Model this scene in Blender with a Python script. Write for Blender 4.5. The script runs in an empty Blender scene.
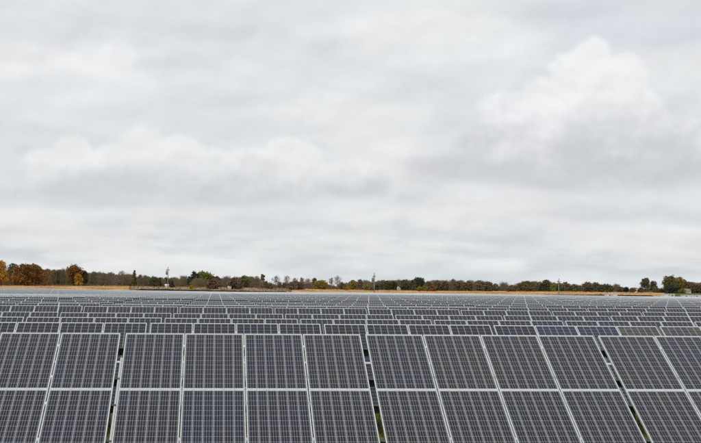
import bpy, math, random
from math import radians as R, sin, cos, pi
from mathutils import Matrix, Vector, Euler
rnd = random.Random(7)
S = bpy.context.scene
COL = S.collection

# ------------------------------------------------------------------ camera
CAM_H = 3.15
F = 1489.5                      # focal length in pixels of a 701-wide picture
YAW, PIT, ROLL = R(5.1626), R(2.6216), R(0.4548)
cd = bpy.data.cameras.new('camera'); cam = bpy.data.objects.new('camera', cd); COL.objects.link(cam)
cd.sensor_width = 36; cd.lens = 36 * F / 701; cd.clip_start = .1; cd.clip_end = 20000
CM = Matrix.Rotation(-YAW, 4, 'Z') @ Matrix.Rotation(pi / 2 + PIT, 4, 'X') @ Matrix.Rotation(ROLL, 4, 'Z')
cam.matrix_world = Matrix.Translation((0, 0, CAM_H)) @ CM
S.camera = cam
S.render.resolution_x = 1024; S.render.resolution_y = 647

def ray(x, y):                  # direction of the sight line through a point of the photograph
    return CM.to_3x3() @ Vector(((x - 350.5) / F, -(y - 221.5) / F, -1))
def at(x, y, Y):                # the point on that line at distance Y in front
    d = ray(x, y); p = d * (Y / d.y); return Vector((p.x, p.y, p.z + CAM_H))

# ------------------------------------------------------------------ world
SUN_EL, SUN_AZ = R(38), R(205)  # azimuth clockwise from +Y: behind the camera, to its left
W = bpy.data.worlds.new('World'); S.world = W; W.use_nodes = True
nt = W.node_tree; nt.nodes.clear()
def N(t, typ, **kw):
    n = t.nodes.new(typ)
    for k, v in kw.items(): setattr(n, k, v)
    return n
def put(t, sock, v):
    if hasattr(v, 'is_linked') or isinstance(v, bpy.types.NodeSocket): t.links.new(v, sock)
    else: sock.default_value = v
def M(t, op, a, b=0.0, c=0.0, clamp=False):
    n = N(t, 'ShaderNodeMath', operation=op, use_clamp=clamp)
    for i, v in enumerate((a, b, c)): put(t, n.inputs[i], v)
    return n.outputs[0]
def MIX(t, f, a, b, blend='MIX'):
    n = N(t, 'ShaderNodeMix', data_type='RGBA', blend_type=blend)
    for s, v in ((n.inputs[0], f), (n.inputs[6], a), (n.inputs[7], b)):
        if isinstance(v, tuple) and len(v) == 3: v = (*v, 1)
        put(t, s, v)
    return n.outputs[2]
def SMOOTH(t, x, a, b, lo=0.0, hi=1.0):
    n = N(t, 'ShaderNodeMapRange', interpolation_type='SMOOTHSTEP')
    for i, v in enumerate((x, a, b, lo, hi)): put(t, n.inputs[i], v)
    return n.outputs[0]
def NOISE(t, vec, scale, detail=5, rough=.5, dist=0.0):
    n = N(t, 'ShaderNodeTexNoise'); n.inputs['Scale'].default_value = scale; n.inputs['Detail'].default_value = detail
    n.inputs['Roughness'].default_value = rough; n.inputs['Distortion'].default_value = dist
    t.links.new(vec, n.inputs['Vector']); return n.outputs[0]

def lin(r, g, b):               # sRGB 0..255 -> linear
    f = lambda c: (c / 255 / 12.92) if c / 255 <= .04045 else ((c / 255 + .055) / 1.055) ** 2.4
    return (f(r), f(g), f(b))
def build_world(t):
    tc = N(t, 'ShaderNodeTexCoord')
    vr = N(t, 'ShaderNodeVectorRotate', rotation_type='Z_AXIS'); vr.inputs['Angle'].default_value = YAW
    t.links.new(tc.outputs['Generated'], vr.inputs['Vector'])
    sp = N(t, 'ShaderNodeSeparateXYZ'); t.links.new(vr.outputs[0], sp.inputs[0])
    az = M(t, 'ARCTAN2', sp.outputs[0], sp.outputs[1]); el = M(t, 'ARCSINE', sp.outputs[2])
    # cloud space: azimuth and elevation, squeezed towards the horizon like a layer seen from below
    el2 = M(t, 'POWER', M(t, 'MAXIMUM', el, 0.0), 0.8)
    cb = N(t, 'ShaderNodeCombineXYZ'); put(t, cb.inputs[0], az); put(t, cb.inputs[1], M(t, 'MULTIPLY', el2, 1.9))
    v = cb.outputs[0]
    cb2 = N(t, 'ShaderNodeCombineXYZ'); put(t, cb2.inputs[0], az); put(t, cb2.inputs[1], el)
    vv = cb2.outputs[0]
    def shift(vec, x, y):
        m = N(t, 'ShaderNodeVectorMath', operation='ADD'); t.links.new(vec, m.inputs[0]); m.inputs[1].default_value = (x, y, 0); return m.outputs[0]
    def relief(vec, scale, detail, rough, dist, off, k):      # lit tops and grey undersides of a lumpy deck
        a_ = NOISE(t, vec, scale, detail, rough, dist); b_ = NOISE(t, shift(vec, off * .35, off), scale, detail, rough, dist)
        return a_, M(t, 'MULTIPLY', M(t, 'SUBTRACT', a_, b_), k)
    def shift(vec, x, y):
        m = N(t, 'ShaderNodeVectorMath', operation='ADD'); t.links.new(vec, m.inputs[0]); m.inputs[1].default_value = (x, y, 0); return m.outputs[0]
    def relief(vec, scale, detail, rough, dist, off):          # lit tops and grey undersides of a lumpy deck
        a_ = NOISE(t, vec, scale, detail, rough, dist); b_ = NOISE(t, shift(vec, -off * .4, off), scale, detail, rough, dist)
        return a_, M(t, 'SUBTRACT', a_, b_)
    n_big = NOISE(t, v, 5.5, 2, .45, .0)
    n_mid, r_mid = relief(v, 10, 4, .46, .0, .016)
    n_edge, r_edge = relief(vv, 36, 7, .60, .0, .006)
    n_soft, r_soft = relief(vv, 17, 4, .5, .0, .012)
    base = MIX(t, SMOOTH(t, n_big, .38, .62), lin(218, 222, 225), lin(228, 229, 230))
    base = MIX(t, SMOOTH(t, n_mid, .46, .66, 0, .34), base, lin(236, 237, 237))
    base = MIX(t, SMOOTH(t, n_mid, .48, .32, 0, .30), base, lin(209, 214, 219))
    # low streaks of the far cloud deck
    cb3 = N(t, 'ShaderNodeCombineXYZ'); put(t, cb3.inputs[0], M(t, 'MULTIPLY', az, .50)); put(t, cb3.inputs[1], M(t, 'MULTIPLY', el, 2.3))
    st, r_st = relief(cb3.outputs[0], 22, 5, .52, .0, .012)
    low = SMOOTH(t, el, .012, .075, 1.0, 0)
    base = MIX(t, M(t, 'MULTIPLY', SMOOTH(t, st, .48, .62, 0, .8), low), base, lin(229, 230, 230))
    base = MIX(t, M(t, 'MULTIPLY', SMOOTH(t, st, .52, .38, 0, .8), low), base, lin(208, 213, 218))
    base = MIX(t, SMOOTH(t, el, .0, .022, .6, 0), base, lin(218, 224, 227))
    def cloud(base, lobes, y_lit, y_dark, top, bot, op, crisp=.25, amp=.5):
        """heaps given as (x, y, rx, ry) on the dome; lit above y_lit, grey below y_dark"""
        e = None
        for (px, py, rx, ry) in lobes:
            cu, cv = (px - 350) / F, (290 - py) / F; w_ = math.sqrt(rx * ry) / 40
            du = M(t, 'MULTIPLY', M(t, 'SUBTRACT', az, cu), F / rx); dv = M(t, 'MULTIPLY', M(t, 'SUBTRACT', el, cv), F / ry)
            r = M(t, 'SQRT', M(t, 'MULTIPLY_ADD', du, du, M(t, 'MULTIPLY', dv, dv)))
            ei = M(t, 'MULTIPLY', M(t, 'SUBTRACT', 1.0, r), w_)
            e = ei if e is None else M(t, 'MAXIMUM', e, ei)
        nn = M(t, 'MULTIPLY_ADD', M(t, 'SUBTRACT', n_edge, .5), amp * 1.3, M(t, 'MULTIPLY', M(t, 'SUBTRACT', n_soft, .5), amp))
        hgt = SMOOTH(t, el, (290 - y_dark) / F, (290 - y_lit) / F)
        sf = M(t, 'MULTIPLY_ADD', M(t, 'POWER', M(t, 'SUBTRACT', 1.0, hgt), 2.5), .70, crisp * 1.1)
        m = SMOOTH(t, M(t, 'DIVIDE', M(t, 'ADD', M(t, 'ADD', e, .22), nn), sf), 0.0, 1.0, 0.0, op)
        sh = SMOOTH(t, M(t, 'ADD', hgt, M(t, 'ADD', M(t, 'MULTIPLY', nn, .6), M(t, 'MULTIPLY_ADD', r_edge, .35, M(t, 'MULTIPLY', r_soft, 1.6)))), -.05, 1.0)
        return MIX(t, m, base, MIX(t, sh, bot, top))
    g = lin
    base = cloud(base, [(90, 26, 240, 34)], 0, 60, g(217, 222, 226), g(214, 219, 224), .6, .9)
    base = cloud(base, [(650, 26, 150, 38), (560, 14, 80, 20)], 0, 60, g(213, 218, 223), g(209, 214, 221), .8, .8)
    base = cloud(base, [(440, 40, 120, 40), (500, 80, 60, 34)], 20, 110, g(237, 238, 238), g(229, 231, 232), .6, .9)
    base = cloud(base, [(112, 66, 22, 16), (85, 78, 40, 20), (30, 92, 60, 20), (120, 90, 30, 18)], 62, 112, g(236, 237, 238), g(221, 224, 227), .75, .35)
    base = cloud(base, [(335, 108, 40, 14), (300, 118, 60, 12), (390, 118, 50, 14)], 100, 135, g(238, 238, 236), g(226, 228, 230), .6, .5)
    base = cloud(base, [(672, 85, 36, 30), (690, 120, 40, 40), (640, 140, 40, 30)], 60, 160, g(231, 233, 234), g(208, 211, 216), .8, .35)
    base = cloud(base, [(592, 62, 17, 18), (572, 78, 24, 20), (617, 80, 22, 22), (596, 92, 40, 32), (550, 100, 30, 24), (520, 122, 42, 28), (622, 114, 28, 30),
                        (484, 146, 36, 22), (570, 135, 100, 50), (460, 168, 60, 20), (560, 166, 150, 28), (650, 172, 70, 24), (655, 150, 50, 34)],
                 60, 190, g(238, 239, 240), g(201, 203, 208), .90, .22, .50)
    base = cloud(base, [(140, 150, 17, 13), (74, 158, 17, 14), (118, 164, 22, 14), (182, 160, 22, 15), (60, 178, 40, 22), (110, 182, 64, 26), (178, 180, 40, 24), (20, 196, 44, 16),
                        (212, 176, 34, 22), (290, 158, 30, 16), (255, 166, 34, 16), (282, 182, 64, 22), (350, 184, 60, 20), (230, 190, 120, 20), (100, 195, 100, 16), (400, 190, 50, 14)],
                 140, 212, g(235, 236, 236), g(205, 208, 212), .85, .22, .50)
    base = cloud(base, [(100, 207, 120, 9), (250, 204, 60, 6)], 190, 214, g(212, 214, 218), g(201, 205, 210), .6, .6, .5)
    base = cloud(base, [(420, 222, 60, 12), (500, 214, 70, 10), (350, 232, 50, 8)], 208, 240, g(232, 232, 232), g(211, 214, 218), .75, .3)
    base = cloud(base, [(628, 204, 40, 12), (600, 214, 70, 12), (680, 216, 40, 12)], 196, 226, g(220, 222, 225), g(203, 206, 212), .8, .35)
    base = cloud(base, [(30, 232, 60, 8), (110, 238, 50, 7)], 224, 246, g(232, 232, 231), g(211, 214, 218), .7, .35)
    base = cloud(base, [(330, 244, 50, 6), (240, 250, 60, 7), (440, 248, 50, 6)], 238, 258, g(231, 231, 230), g(212, 216, 219), .7, .35)
    rel = M(t, 'ADD', M(t, 'MULTIPLY_ADD', r_mid, .45, M(t, 'MULTIPLY', r_edge, .12)), M(t, 'MULTIPLY', M(t, 'MULTIPLY', r_st, low), .35))
    k_ = M(t, 'ADD', 1.035, M(t, 'MAXIMUM', M(t, 'MINIMUM', rel, .06), -.08))
    cbk = N(t, 'ShaderNodeCombineColor'); [put(t, cbk.inputs[i], k_) for i in range(3)]
    base = MIX(t, 1.0, base, cbk.outputs[0], 'MULTIPLY')
    # below the horizon the dome is the dull colour of land far off
    base = MIX(t, SMOOTH(t, el, -.06, -.005, 1, 0), base, (.12, .12, .09))
    # a thin share of clear Nishita sky filters through the cloud deck
    sky = N(t, 'ShaderNodeTexSky', sky_type='NISHITA'); sky.sun_disc = False
    sky.sun_elevation = SUN_EL; sky.sun_rotation = SUN_AZ; sky.dust_density = 2.5; sky.altitude = 100
    deck = MIX(t, 1.0, base, (10.0, 10.0, 10.0), 'MULTIPLY')
    c = MIX(t, .04, deck, sky.outputs[0])
    bg = N(t, 'ShaderNodeBackground'); bg.inputs['Strength'].default_value = .1
    t.links.new(c, bg.inputs['Color'])
    out = N(t, 'ShaderNodeOutputWorld'); t.links.new(bg.outputs[0], out.inputs[0])
build_world(nt)

sd = bpy.data.lights.new('sun', 'SUN'); so = bpy.data.objects.new('sun', sd); COL.objects.link(so)
sd.energy = 1.0; sd.angle = R(20); sd.color = (1, .965, .91)
sdir = Vector((sin(SUN_AZ) * cos(SUN_EL), cos(SUN_AZ) * cos(SUN_EL), sin(SUN_EL)))
so.rotation_euler = sdir.to_track_quat('Z', 'Y').to_euler()
vs = S.view_settings; S.display_settings.display_device = 'sRGB'
vs.view_transform = 'Standard'; vs.look = 'None'; vs.exposure = 0; vs.gamma = 1; vs.use_curve_mapping = False

# ------------------------------------------------------------------ materials
def mat(name, col=(.5, .5, .5), rough=.6, metal=0.0, build=None, spec=.5):
    m = bpy.data.materials.new(name); m.use_nodes = True; t = m.node_tree
    b = t.nodes['Principled BSDF']; b.inputs['Base Color'].default_value = (*col, 1)
    b.inputs['Roughness'].default_value = rough; b.inputs['Metallic'].default_value = metal
    b.inputs['Specular IOR Level'].default_value = spec
    if build: build(t, b)
    return m
def objcoord(t): return N(t, 'ShaderNodeTexCoord').outputs['Object']
def b_noise(a, c, scale, lo=.4, hi=.6, detail=5):
    def f(t, b):
        n = NOISE(t, objcoord(t), scale, detail, .6)
        t.links.new(MIX(t, SMOOTH(t, n, lo, hi), a, c), b.inputs['Base Color'])
    return f

def b_cells(t, b):
    uv = N(t, 'ShaderNodeUVMap'); uv.uv_map = 'UVMap'
    sp = N(t, 'ShaderNodeSeparateXYZ'); t.links.new(uv.outputs[0], sp.inputs[0])
    # metres across the laminate, 6 x 12 cells of 158.5 mm
    X = M(t, 'MULTIPLY', sp.outputs[0], .960); Y = M(t, 'MULTIPLY', sp.outputs[1], 1.896)
    cx = M(t, 'DIVIDE', M(t, 'SUBTRACT', X, .0045), .1585); cy = M(t, 'DIVIDE', M(t, 'SUBTRACT', Y, .012), .1560)
    ix, iy = M(t, 'FLOOR', cx), M(t, 'FLOOR', cy)
    fx, fy = M(t, 'SUBTRACT', cx, ix), M(t, 'SUBTRACT', cy, iy)
    ax = M(t, 'ABSOLUTE', M(t, 'SUBTRACT', fx, .5)); ay = M(t, 'ABSOLUTE', M(t, 'SUBTRACT', fy, .5))
    gx = M(t, 'GREATER_THAN', ax, .5 - .0060 / .1585); gy = M(t, 'GREATER_THAN', ay, .5 - .0033 / .1585)
    ch = M(t, 'GREATER_THAN', M(t, 'ADD', ax, ay), 1.0 - .013 / .1585)      # clipped cell corners
    rim = M(t, 'MAXIMUM', M(t, 'LESS_THAN', cy, 0.0), M(t, 'GREATER_THAN', cy, 12.0))
    gap = M(t, 'MAXIMUM', M(t, 'MAXIMUM', gx, gy), M(t, 'MAXIMUM', ch, rim))
    # four silver busbars along each cell
    bf = M(t, 'FRACT', M(t, 'MULTIPLY', fx, 4.0))
    bus = M(t, 'LESS_THAN', M(t, 'ABSOLUTE', M(t, 'SUBTRACT', bf, .5)), .5 * .0054 * 4 / .1585)
    # every cell a slightly different blue-black
    oi = N(t, 'ShaderNodeObjectInfo')
    cb = N(t, 'ShaderNodeCombineXYZ'); put(t, cb.inputs[0], ix); put(t, cb.inputs[1], iy); put(t, cb.inputs[2], M(t, 'MULTIPLY', oi.outputs['Random'], 97.0))
    wn = N(t, 'ShaderNodeTexWhiteNoise'); t.links.new(cb.outputs[0], wn.inputs['Vector'])
    cellc = MIX(t, M(t, 'MULTIPLY', wn.outputs['Value'], .55), oi.outputs['Color'], (.014, .015, .034))
    blue = M(t, 'MULTIPLY', M(t, 'GREATER_THAN', wn.outputs['Value'], .94), .22)
    cellc = MIX(t, blue, cellc, (.018, .030, .085))
    dirt = NOISE(t, objcoord(t), 5, 6, .65)
    va = N(t, 'ShaderNodeVectorMath', operation='ADD'); t.links.new(objcoord(t), va.inputs[0])
    cr = N(t, 'ShaderNodeCombineXYZ'); put(t, cr.inputs[2], M(t, 'MULTIPLY', oi.outputs['Random'], 60.0)); t.links.new(cr.outputs[0], va.inputs[1]); uvr = va.outputs[0]
    big = NOISE(t, uvr, 1.6, 2, .5)
    cellc = MIX(t, SMOOTH(t, big, .48, .68, 0, .35), cellc, (.012, .018, .05))
    c = MIX(t, M(t, 'MULTIPLY', bus, oi.outputs['Alpha']), cellc, (.265, .265, .27))
    c = MIX(t, gap, c, (.36, .365, .37))
    c = MIX(t, SMOOTH(t, dirt, .35, .8, .01, .07), c, (.25, .23, .20))
    t.links.new(c, b.inputs['Base Color'])
    put(t, b.inputs['Roughness'], SMOOTH(t, dirt, .3, .7, .10, .22))
MAT = {}
MAT['cells'] = mat('cells', build=b_cells, spec=.08)
MAT['alu'] = mat('anodised_aluminium', (.66, .69, .70), .42, .2, b_noise((.60, .63, .64), (.72, .75, .76), 14))
MAT['back'] = mat('backsheet', (.6, .6, .6), .6)
MAT['steel'] = mat('dark_galvanised_steel', (.05, .06, .055), .5, .2, b_noise((.035, .06, .045), (.09, .11, .09), 9))
MAT['post'] = mat('galvanised_post', (.35, .36, .36), .5, .4, b_noise((.28, .29, .29), (.42, .43, .43), 9))
MAT['rail'] = mat('pale_zinc_rail', (.60, .60, .57), .55, .1)

def b_ground(t, b):
    o = objcoord(t)
    a = NOISE(t, o, 1.3, 7, .65); c2 = NOISE(t, o, .12, 5, .6); f = NOISE(t, o, 9, 5, .7)
    c = MIX(t, SMOOTH(t, a, .38, .62), (.075, .105, .018), (.15, .13, .03))
    c = MIX(t, SMOOTH(t, f, .52, .68, 0, .85), c, (.22, .11, .045))
    c = MIX(t, SMOOTH(t, c2, .45, .7, 0, .7), c, (.16, .11, .05))
    t.links.new(c, b.inputs['Base Color'])
    bp = N(t, 'ShaderNodeBump'); bp.inputs['Strength'].default_value = .6; bp.inputs['Distance'].default_value = .05
    t.links.new(f, bp.inputs['Height']); t.links.new(bp.outputs[0], b.inputs['Normal'])
MAT['ground'] = mat('grass_ground', rough=.95, build=b_ground, spec=.1)
def b_field(t, b):
    o = N(t, 'ShaderNodeMapping'); o.inputs['Scale'].default_value = (.05, .35, 1); t.links.new(objcoord(t), o.inputs[0])
    a = NOISE(t, o.outputs[0], 1.0, 6, .65)
    t.links.new(MIX(t, SMOOTH(t, a, .35, .65), (.34, .23, .12), (.74, .49, .25)), b.inputs['Base Color'])
MAT['field'] = mat('dry_crop', rough=.9, build=b_field, spec=.1)
MAT['stalks'] = mat('crop_stalks', (.58, .31, .10), .9, 0, b_noise((.42, .25, .11), (.74, .50, .25), .09, .42, .56), .1)
MAT['tan'] = mat('tan_grass', (.42, .30, .17), .9, 0, b_noise((.20, .14, .07), (.50, .34, .20), .11, .42, .58), .1)
MAT['soil_and_shade'] = mat('dark_soil_and_crop_shade', (.022, .019, .017), .95, 0, b_noise((.015, .014, .013), (.035, .028, .02), .5), .1)
def b_tint(t, b):
    a = N(t, 'ShaderNodeVertexColor'); a.layer_name = 'tint'
    n = NOISE(t, objcoord(t), 2.2, 3, .6)
    t.links.new(MIX(t, SMOOTH(t, n, .3, .7, 0, .5), a.outputs[0], MIX(t, 1.0, a.outputs[0], (1.5, 1.35, 1.2), 'MULTIPLY')), b.inputs['Base Color'])
MAT['leaf'] = mat('foliage', rough=.8, build=b_tint, spec=.15)
MAT['bark'] = mat('bark', (.07, .055, .045), .9, 0, b_noise((.05, .04, .033), (.10, .08, .065), 3), .1)
MAT['palebark'] = mat('pale_bark', (.20, .17, .15), .9, 0, b_noise((.14, .12, .10), (.26, .22, .19), 3), .1)
MAT['wood'] = mat('weathered_pole', (.25, .23, .18), .85, 0, b_noise((.20, .18, .14), (.32, .29, .23), 4), .1)
MAT['grey'] = mat('grey_metal', (.18, .2, .21), .5, .3)
MAT['ceramic'] = mat('insulator_ceramic', (.3, .3, .3), .3)
MAT['white'] = mat('white_paint', (.84, .84, .82), .6, 0, b_noise((.76, .76, .74), (.87, .87, .85), .8), .3)
MAT['roofred'] = mat('red_roof', (.30, .09, .05), .8, 0, b_noise((.24, .07, .045), (.36, .12, .07), 1.5))
MAT['roofpink'] = mat('faded_roof', (.42, .27, .22), .8, 0, b_noise((.36, .22, .18), (.48, .31, .26), 1.5))
MAT['roofgrey'] = mat('grey_roof', (.22, .21, .19), .8)
MAT['shedwall'] = mat('weathered_board', (.5, .48, .44), .7, 0, b_noise((.42, .40, .36), (.58, .56, .52), 1.2), .3)
MAT['orange'] = mat('orange_paint', (.75, .33, .09), .6)
MAT['dark'] = mat('dark_glass', (.03, .035, .04), .25)
MAT['blade'] = mat('grass_blade', (.07, .09, .02), .8, 0, b_noise((.085, .13, .02), (.34, .24, .06), .7, .42, .58), .1)

# ------------------------------------------------------------------ mesh helper
class MB:
    def __init__(s): s.v = []; s.f = []; s.m = []; s.c = []
    def face(s, pts, mi=0, col=None):
        k = len(s.v); s.v += [tuple(p) for p in pts]; s.f.append(tuple(range(k, k + len(pts)))); s.m.append(mi); s.c.append(col)
    def box(s, x0, x1, y0, y1, z0, z1, mi=0):
        k = len(s.v)
        s.v += [(x0, y0, z0), (x1, y0, z0), (x1, y1, z0), (x0, y1, z0), (x0, y0, z1), (x1, y0, z1), (x1, y1, z1), (x0, y1, z1)]
        for q in ((0, 3, 2, 1), (4, 5, 6, 7), (0, 1, 5, 4), (1, 2, 6, 5), (2, 3, 7, 6), (3, 0, 4, 7)):
            s.f.append(tuple(k + i for i in q)); s.m.append(mi); s.c.append(None)
    def tube(s, pts, rads, n=7, mi=0, col=None):
        pts = [Vector(p) for p in pts]; rings = []
        for i, p in enumerate(pts):
            d = (pts[min(i + 1, len(pts) - 1)] - pts[max(i - 1, 0)]).normalized()
            a = d.orthogonal().normalized() if i == 0 else (a - d * a.dot(d)).normalized()
            b = d.cross(a); k = len(s.v); rings.append(k)
            for j in range(n):
                t = 2 * pi * j / n; s.v.append(tuple(p + (a * cos(t) + b * sin(t)) * rads[i]))
        for i in range(len(pts) - 1):
            for j in range(n):
                s.f.append((rings[i] + j, rings[i] + (j + 1) % n, rings[i + 1] + (j + 1) % n, rings[i + 1] + j)); s.m.append(mi); s.c.append(col)
        s.f.append(tuple(rings[0] + j for j in reversed(range(n)))); s.m.append(mi); s.c.append(col)
        s.f.append(tuple(rings[-1] + j for j in range(n))); s.m.append(mi); s.c.append(col)
    def mesh(s, name, mats, smooth=False):
        me = bpy.data.meshes.new(name); me.from_pydata(s.v, [], s.f); me.update()
        for m in mats: me.materials.append(m)
        me.polygons.foreach_set('material_index', s.m)
        if smooth: me.polygons.foreach_set('use_smooth', [True] * len(s.f))
        if any(c is not None for c in s.c):
            ca = me.color_attributes.new('tint', 'FLOAT_COLOR', 'CORNER'); d = []
            for f, c in zip(s.f, s.c): d += [*(c or (.1, .1, .1)), 1.0] * len(f)
            ca.data.foreach_set('color', d)
        return me
    def build(s, name, m, parent=None, smooth=False):
        return link(name, s.mesh(name, m if isinstance(m, list) else [m], smooth), parent)
def link(name, data, parent=None, loc=None, rot=None):
    o = bpy.data.objects.new(name, data); COL.objects.link(o)
    if parent: o.parent = parent
    if loc is not None: o.location = loc
    if rot is not None: o.rotation_euler = rot
    return o
def tag(o, label, cat, group=None, kind=None):
    if label: o['label'] = label
    if cat: o['category'] = cat
    if group: o['group'] = group
    if kind: o['kind'] = kind
    return o
def empty(name, loc, label, cat, group=None):
    o = link(name, None, None, loc); o.empty_display_size = .5
    return tag(o, label, cat, group)

# ------------------------------------------------------------------ terrain
ROW_Y = 25.821; PITCH = 9.92
AZ = [-.112, -.0465, .0194, .089, .155, .225, .295]
ROWZ = {1: [0] * 7, 2: [-.05, -.05, -.05, -.05, -.055, -.06, -.06], 3: [-.12, -.12, -.13, -.13, -.14, -.14, -.14],
        4: [-.13, -.15, -.15, -.15, -.155, -.15, -.14], 5: [-.02, -.03, -.045, -.05, -.07, -.11, -.12],
        6: [-.01, -.06, -.08, -.08, -.09, -.08, -.07], 7: [-.015, -.12, -.15, -.15, -.15, -.04, -.04],
        9: [.10, -.06, -.16, -.14, -.10, -.07, -.06],
        10: [.09, .04, -.06, -.09, -.05, -.06, -.05], 13: [.04, .03, .03, .07, .07, .04, -.04],
        17: [-.02, .06, .15, .17, .18, .10, -.04], 32: [.46, .24, .08, .18, .11, -.03, -.20]}
FARPX = [1.3, 1.9, 1.3, .0, -.45, -.05, -.1]
def interp(x, xs, ys):
    if x <= xs[0]: return ys[0]
    for i in range(len(xs) - 1):
        if x <= xs[i + 1]: return ys[i] + (ys[i + 1] - ys[i]) * (x - xs[i]) / (xs[i + 1] - xs[i])
    return ys[-1]
RK = sorted(ROWZ)
def rowdz(n, a):
    n = min(max(n, 1), 32)
    return interp(n, RK, [interp(a, AZ, ROWZ[k]) for k in RK])
FIELD0, FIELD1 = 346.0, 620.0
def ground_z(x, y):
    a = x / max(y, ROW_Y); n = (y - ROW_Y) / PITCH + 1
    z = rowdz(n, a)
    if y > FIELD0:
        h = CAM_H + interp(a, AZ, FARPX) * FIELD1 / F
        z = z + (h - z) * min(1, (y - FIELD0) / (FIELD1 - FIELD0))
    return z
YS = [-300, -60, 0, ROW_Y] + [ROW_Y + PITCH * i for i in range(1, 32)] + [340, FIELD0] + [FIELD0 + 27.4 * i for i in range(1, 11)] + [900, 1500, 2500, 4000]
AS = [-8, -3, -1, -.5, -.25] + AZ + [.4, .6, 1, 3, 8]
g = MB()
for y in YS:
    for a in AS: 
        x = a * max(y, ROW_Y); g.v.append((x, y, ground_z(x, y)))
na = len(AS)
for i in range(len(YS) - 1):
    for j in range(na - 1):
        g.f.append((i * na + j, i * na + j + 1, (i + 1) * na + j + 1, (i + 1) * na + j)); g.m.append(0); g.c.append(None)
tag(g.build('ground', MAT['ground'], smooth=True), None, None, kind='structure')

def az_of(px): d = ray(px, 289); return d.x / d.y
def sheet(name, px0, px1, y0, y1, m, lift=.03):
    a0, a1 = az_of(px0), az_of(px1); s = MB(); na, ny = 24, 14
    for i in range(ny + 1):
        y = y0 + (y1 - y0) * i / ny
        for j in range(na + 1):
            x = (a0 + (a1 - a0) * j / na) * y; s.v.append((x, y, ground_z(x, y) + lift))
    for i in range(ny):
        for j in range(na):
            k = i * (na + 1) + j; s.f.append((k, k + 1, k + na + 2, k + na + 1)); s.m.append(0); s.c.append(None)
    return tag(s.build(name, m, smooth=True), None, None, kind='structure')
sheet('crop_field', -260, 129, 352, 612, MAT['field'])
sheet('crop_field', 292, 664, 352, 612, MAT['field'])
sheet('meadow', 129.5, 291.5, 440, 622, MAT['tan'])

def stalks(name, ranges, label):
    s = MB()
    for (p0, p1, ya, yb, n, h) in ranges:
        for _ in range(n):
            y = ya + (yb - ya) * rnd.random() ** .6; x = az_of(p0 + (p1 - p0) * rnd.random()) * y; z = ground_z(x, y)
            w = rnd.uniform(.15, .4); hh = h * rnd.uniform(.5, 1.2); t = rnd.uniform(-.6, .6); lx = rnd.uniform(-.15, .15)
            s.face([(x - w * cos(t), y - w * sin(t), z), (x + w * cos(t), y + w * sin(t), z), (x + lx, y, z + hh)])
    o = s.build(name, MAT['stalks']); return tag(o, label, 'crop', kind='stuff')
stalks('dry_crop', [(-40, 129, 480, 612, 9000, .28), (292, 664, 440, 612, 16000, .28)], 'golden dry crop standing in the field beyond the last panels')

# dark earth ridge by the meadow; right strip added as the crop's shaded side
def bank_and_shade(px0, px1, y, h, w, name='soil_bank_and_crop_shade'):
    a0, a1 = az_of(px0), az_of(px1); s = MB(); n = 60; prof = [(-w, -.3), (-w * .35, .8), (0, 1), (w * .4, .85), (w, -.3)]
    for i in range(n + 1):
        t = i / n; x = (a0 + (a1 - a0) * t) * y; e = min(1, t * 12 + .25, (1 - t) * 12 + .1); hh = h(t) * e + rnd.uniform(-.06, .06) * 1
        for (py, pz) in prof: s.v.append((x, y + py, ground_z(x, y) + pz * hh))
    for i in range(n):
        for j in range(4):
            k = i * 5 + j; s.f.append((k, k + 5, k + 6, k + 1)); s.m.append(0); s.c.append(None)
    return tag(s.build(name, MAT['soil_and_shade'], smooth=True), None, None, kind='structure')
bank_and_shade(129, 300, 400, lambda t: 2.02 - .25 * t, 4)
bank_and_shade(505, 664, 385, lambda t: 1.70 + .38 * min(1, t * 1.6), 3)  # painted shade: dark strip standing in for the crop's shadowed near edge

# grass between the first rows, seen through the slits
s = MB()
for _ in range(16000):
    y = rnd.uniform(21, 48); x = rnd.uniform(-.16, .34) * y; z = ground_z(x, y); t = rnd.uniform(0, pi); w = .012; h = rnd.uniform(.06, .22)
    s.face([(x - w * cos(t), y - w * sin(t), z), (x + w * cos(t), y + w * sin(t), z), (x + rnd.uniform(-.08, .08), y + rnd.uniform(-.08, .08), z + h)])
tag(s.build('grass', MAT['blade']), 'uncut green and tan grass growing between the panel rows', 'grass', kind='stuff')

# ------------------------------------------------------------------ solar tables
TH = R(25.23); PW, PL, PT = .992, 1.956, .040; PM = 1.012; SEAM = .012
TP = 4 * PM + .0745; X0 = -1.513; TOPZ = CAM_H - .7737
SL = 2 * PL + SEAM
LX, LY = .0130, .0260
def frame_geo(m, ox=0, oy=0, mi=0, LX=LX, LY=LY):
    # four lipped bars butted end to end
    m.box(ox, ox + PW, oy - LY, oy, -PT, 0, mi)
    m.box(ox, ox + PW, oy - PL, oy - PL + LY, -PT, 0, mi)
    m.box(ox, ox + LX, oy - PL + LY, oy - LY, -PT, 0, mi)
    m.box(ox + PW - LX, ox + PW, oy - PL + LY, oy - LY, -PT, 0, mi)
def panel_mesh():
    m = MB(); m.box(LX, PW - LX, -PL + LY, -LY, -.012, -.004, 0)
    me = m.mesh('solar_panel', [MAT['cells'], MAT['back']])
    me.polygons[0].material_index = 1
    uvs(me, [(0, 0)]); return me
def uvs(me, origins):
    uv = me.uv_layers.new(name='UVMap')
    for p in me.polygons:
        c = p.center
        ox, oy = min(origins, key=lambda o: (c.x - (o[0] + PW / 2)) ** 2 + (c.y - (o[1] - PL / 2)) ** 2)
        for li in p.loop_indices:
            v = me.vertices[me.loops[li].vertex_index].co
            uv.data[li].uv = ((v.x - ox - LX) / (PW - 2 * LX), (v.y - oy + PL - LY) / (PL - 2 * LY))
PANEL = panel_mesh()
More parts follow.
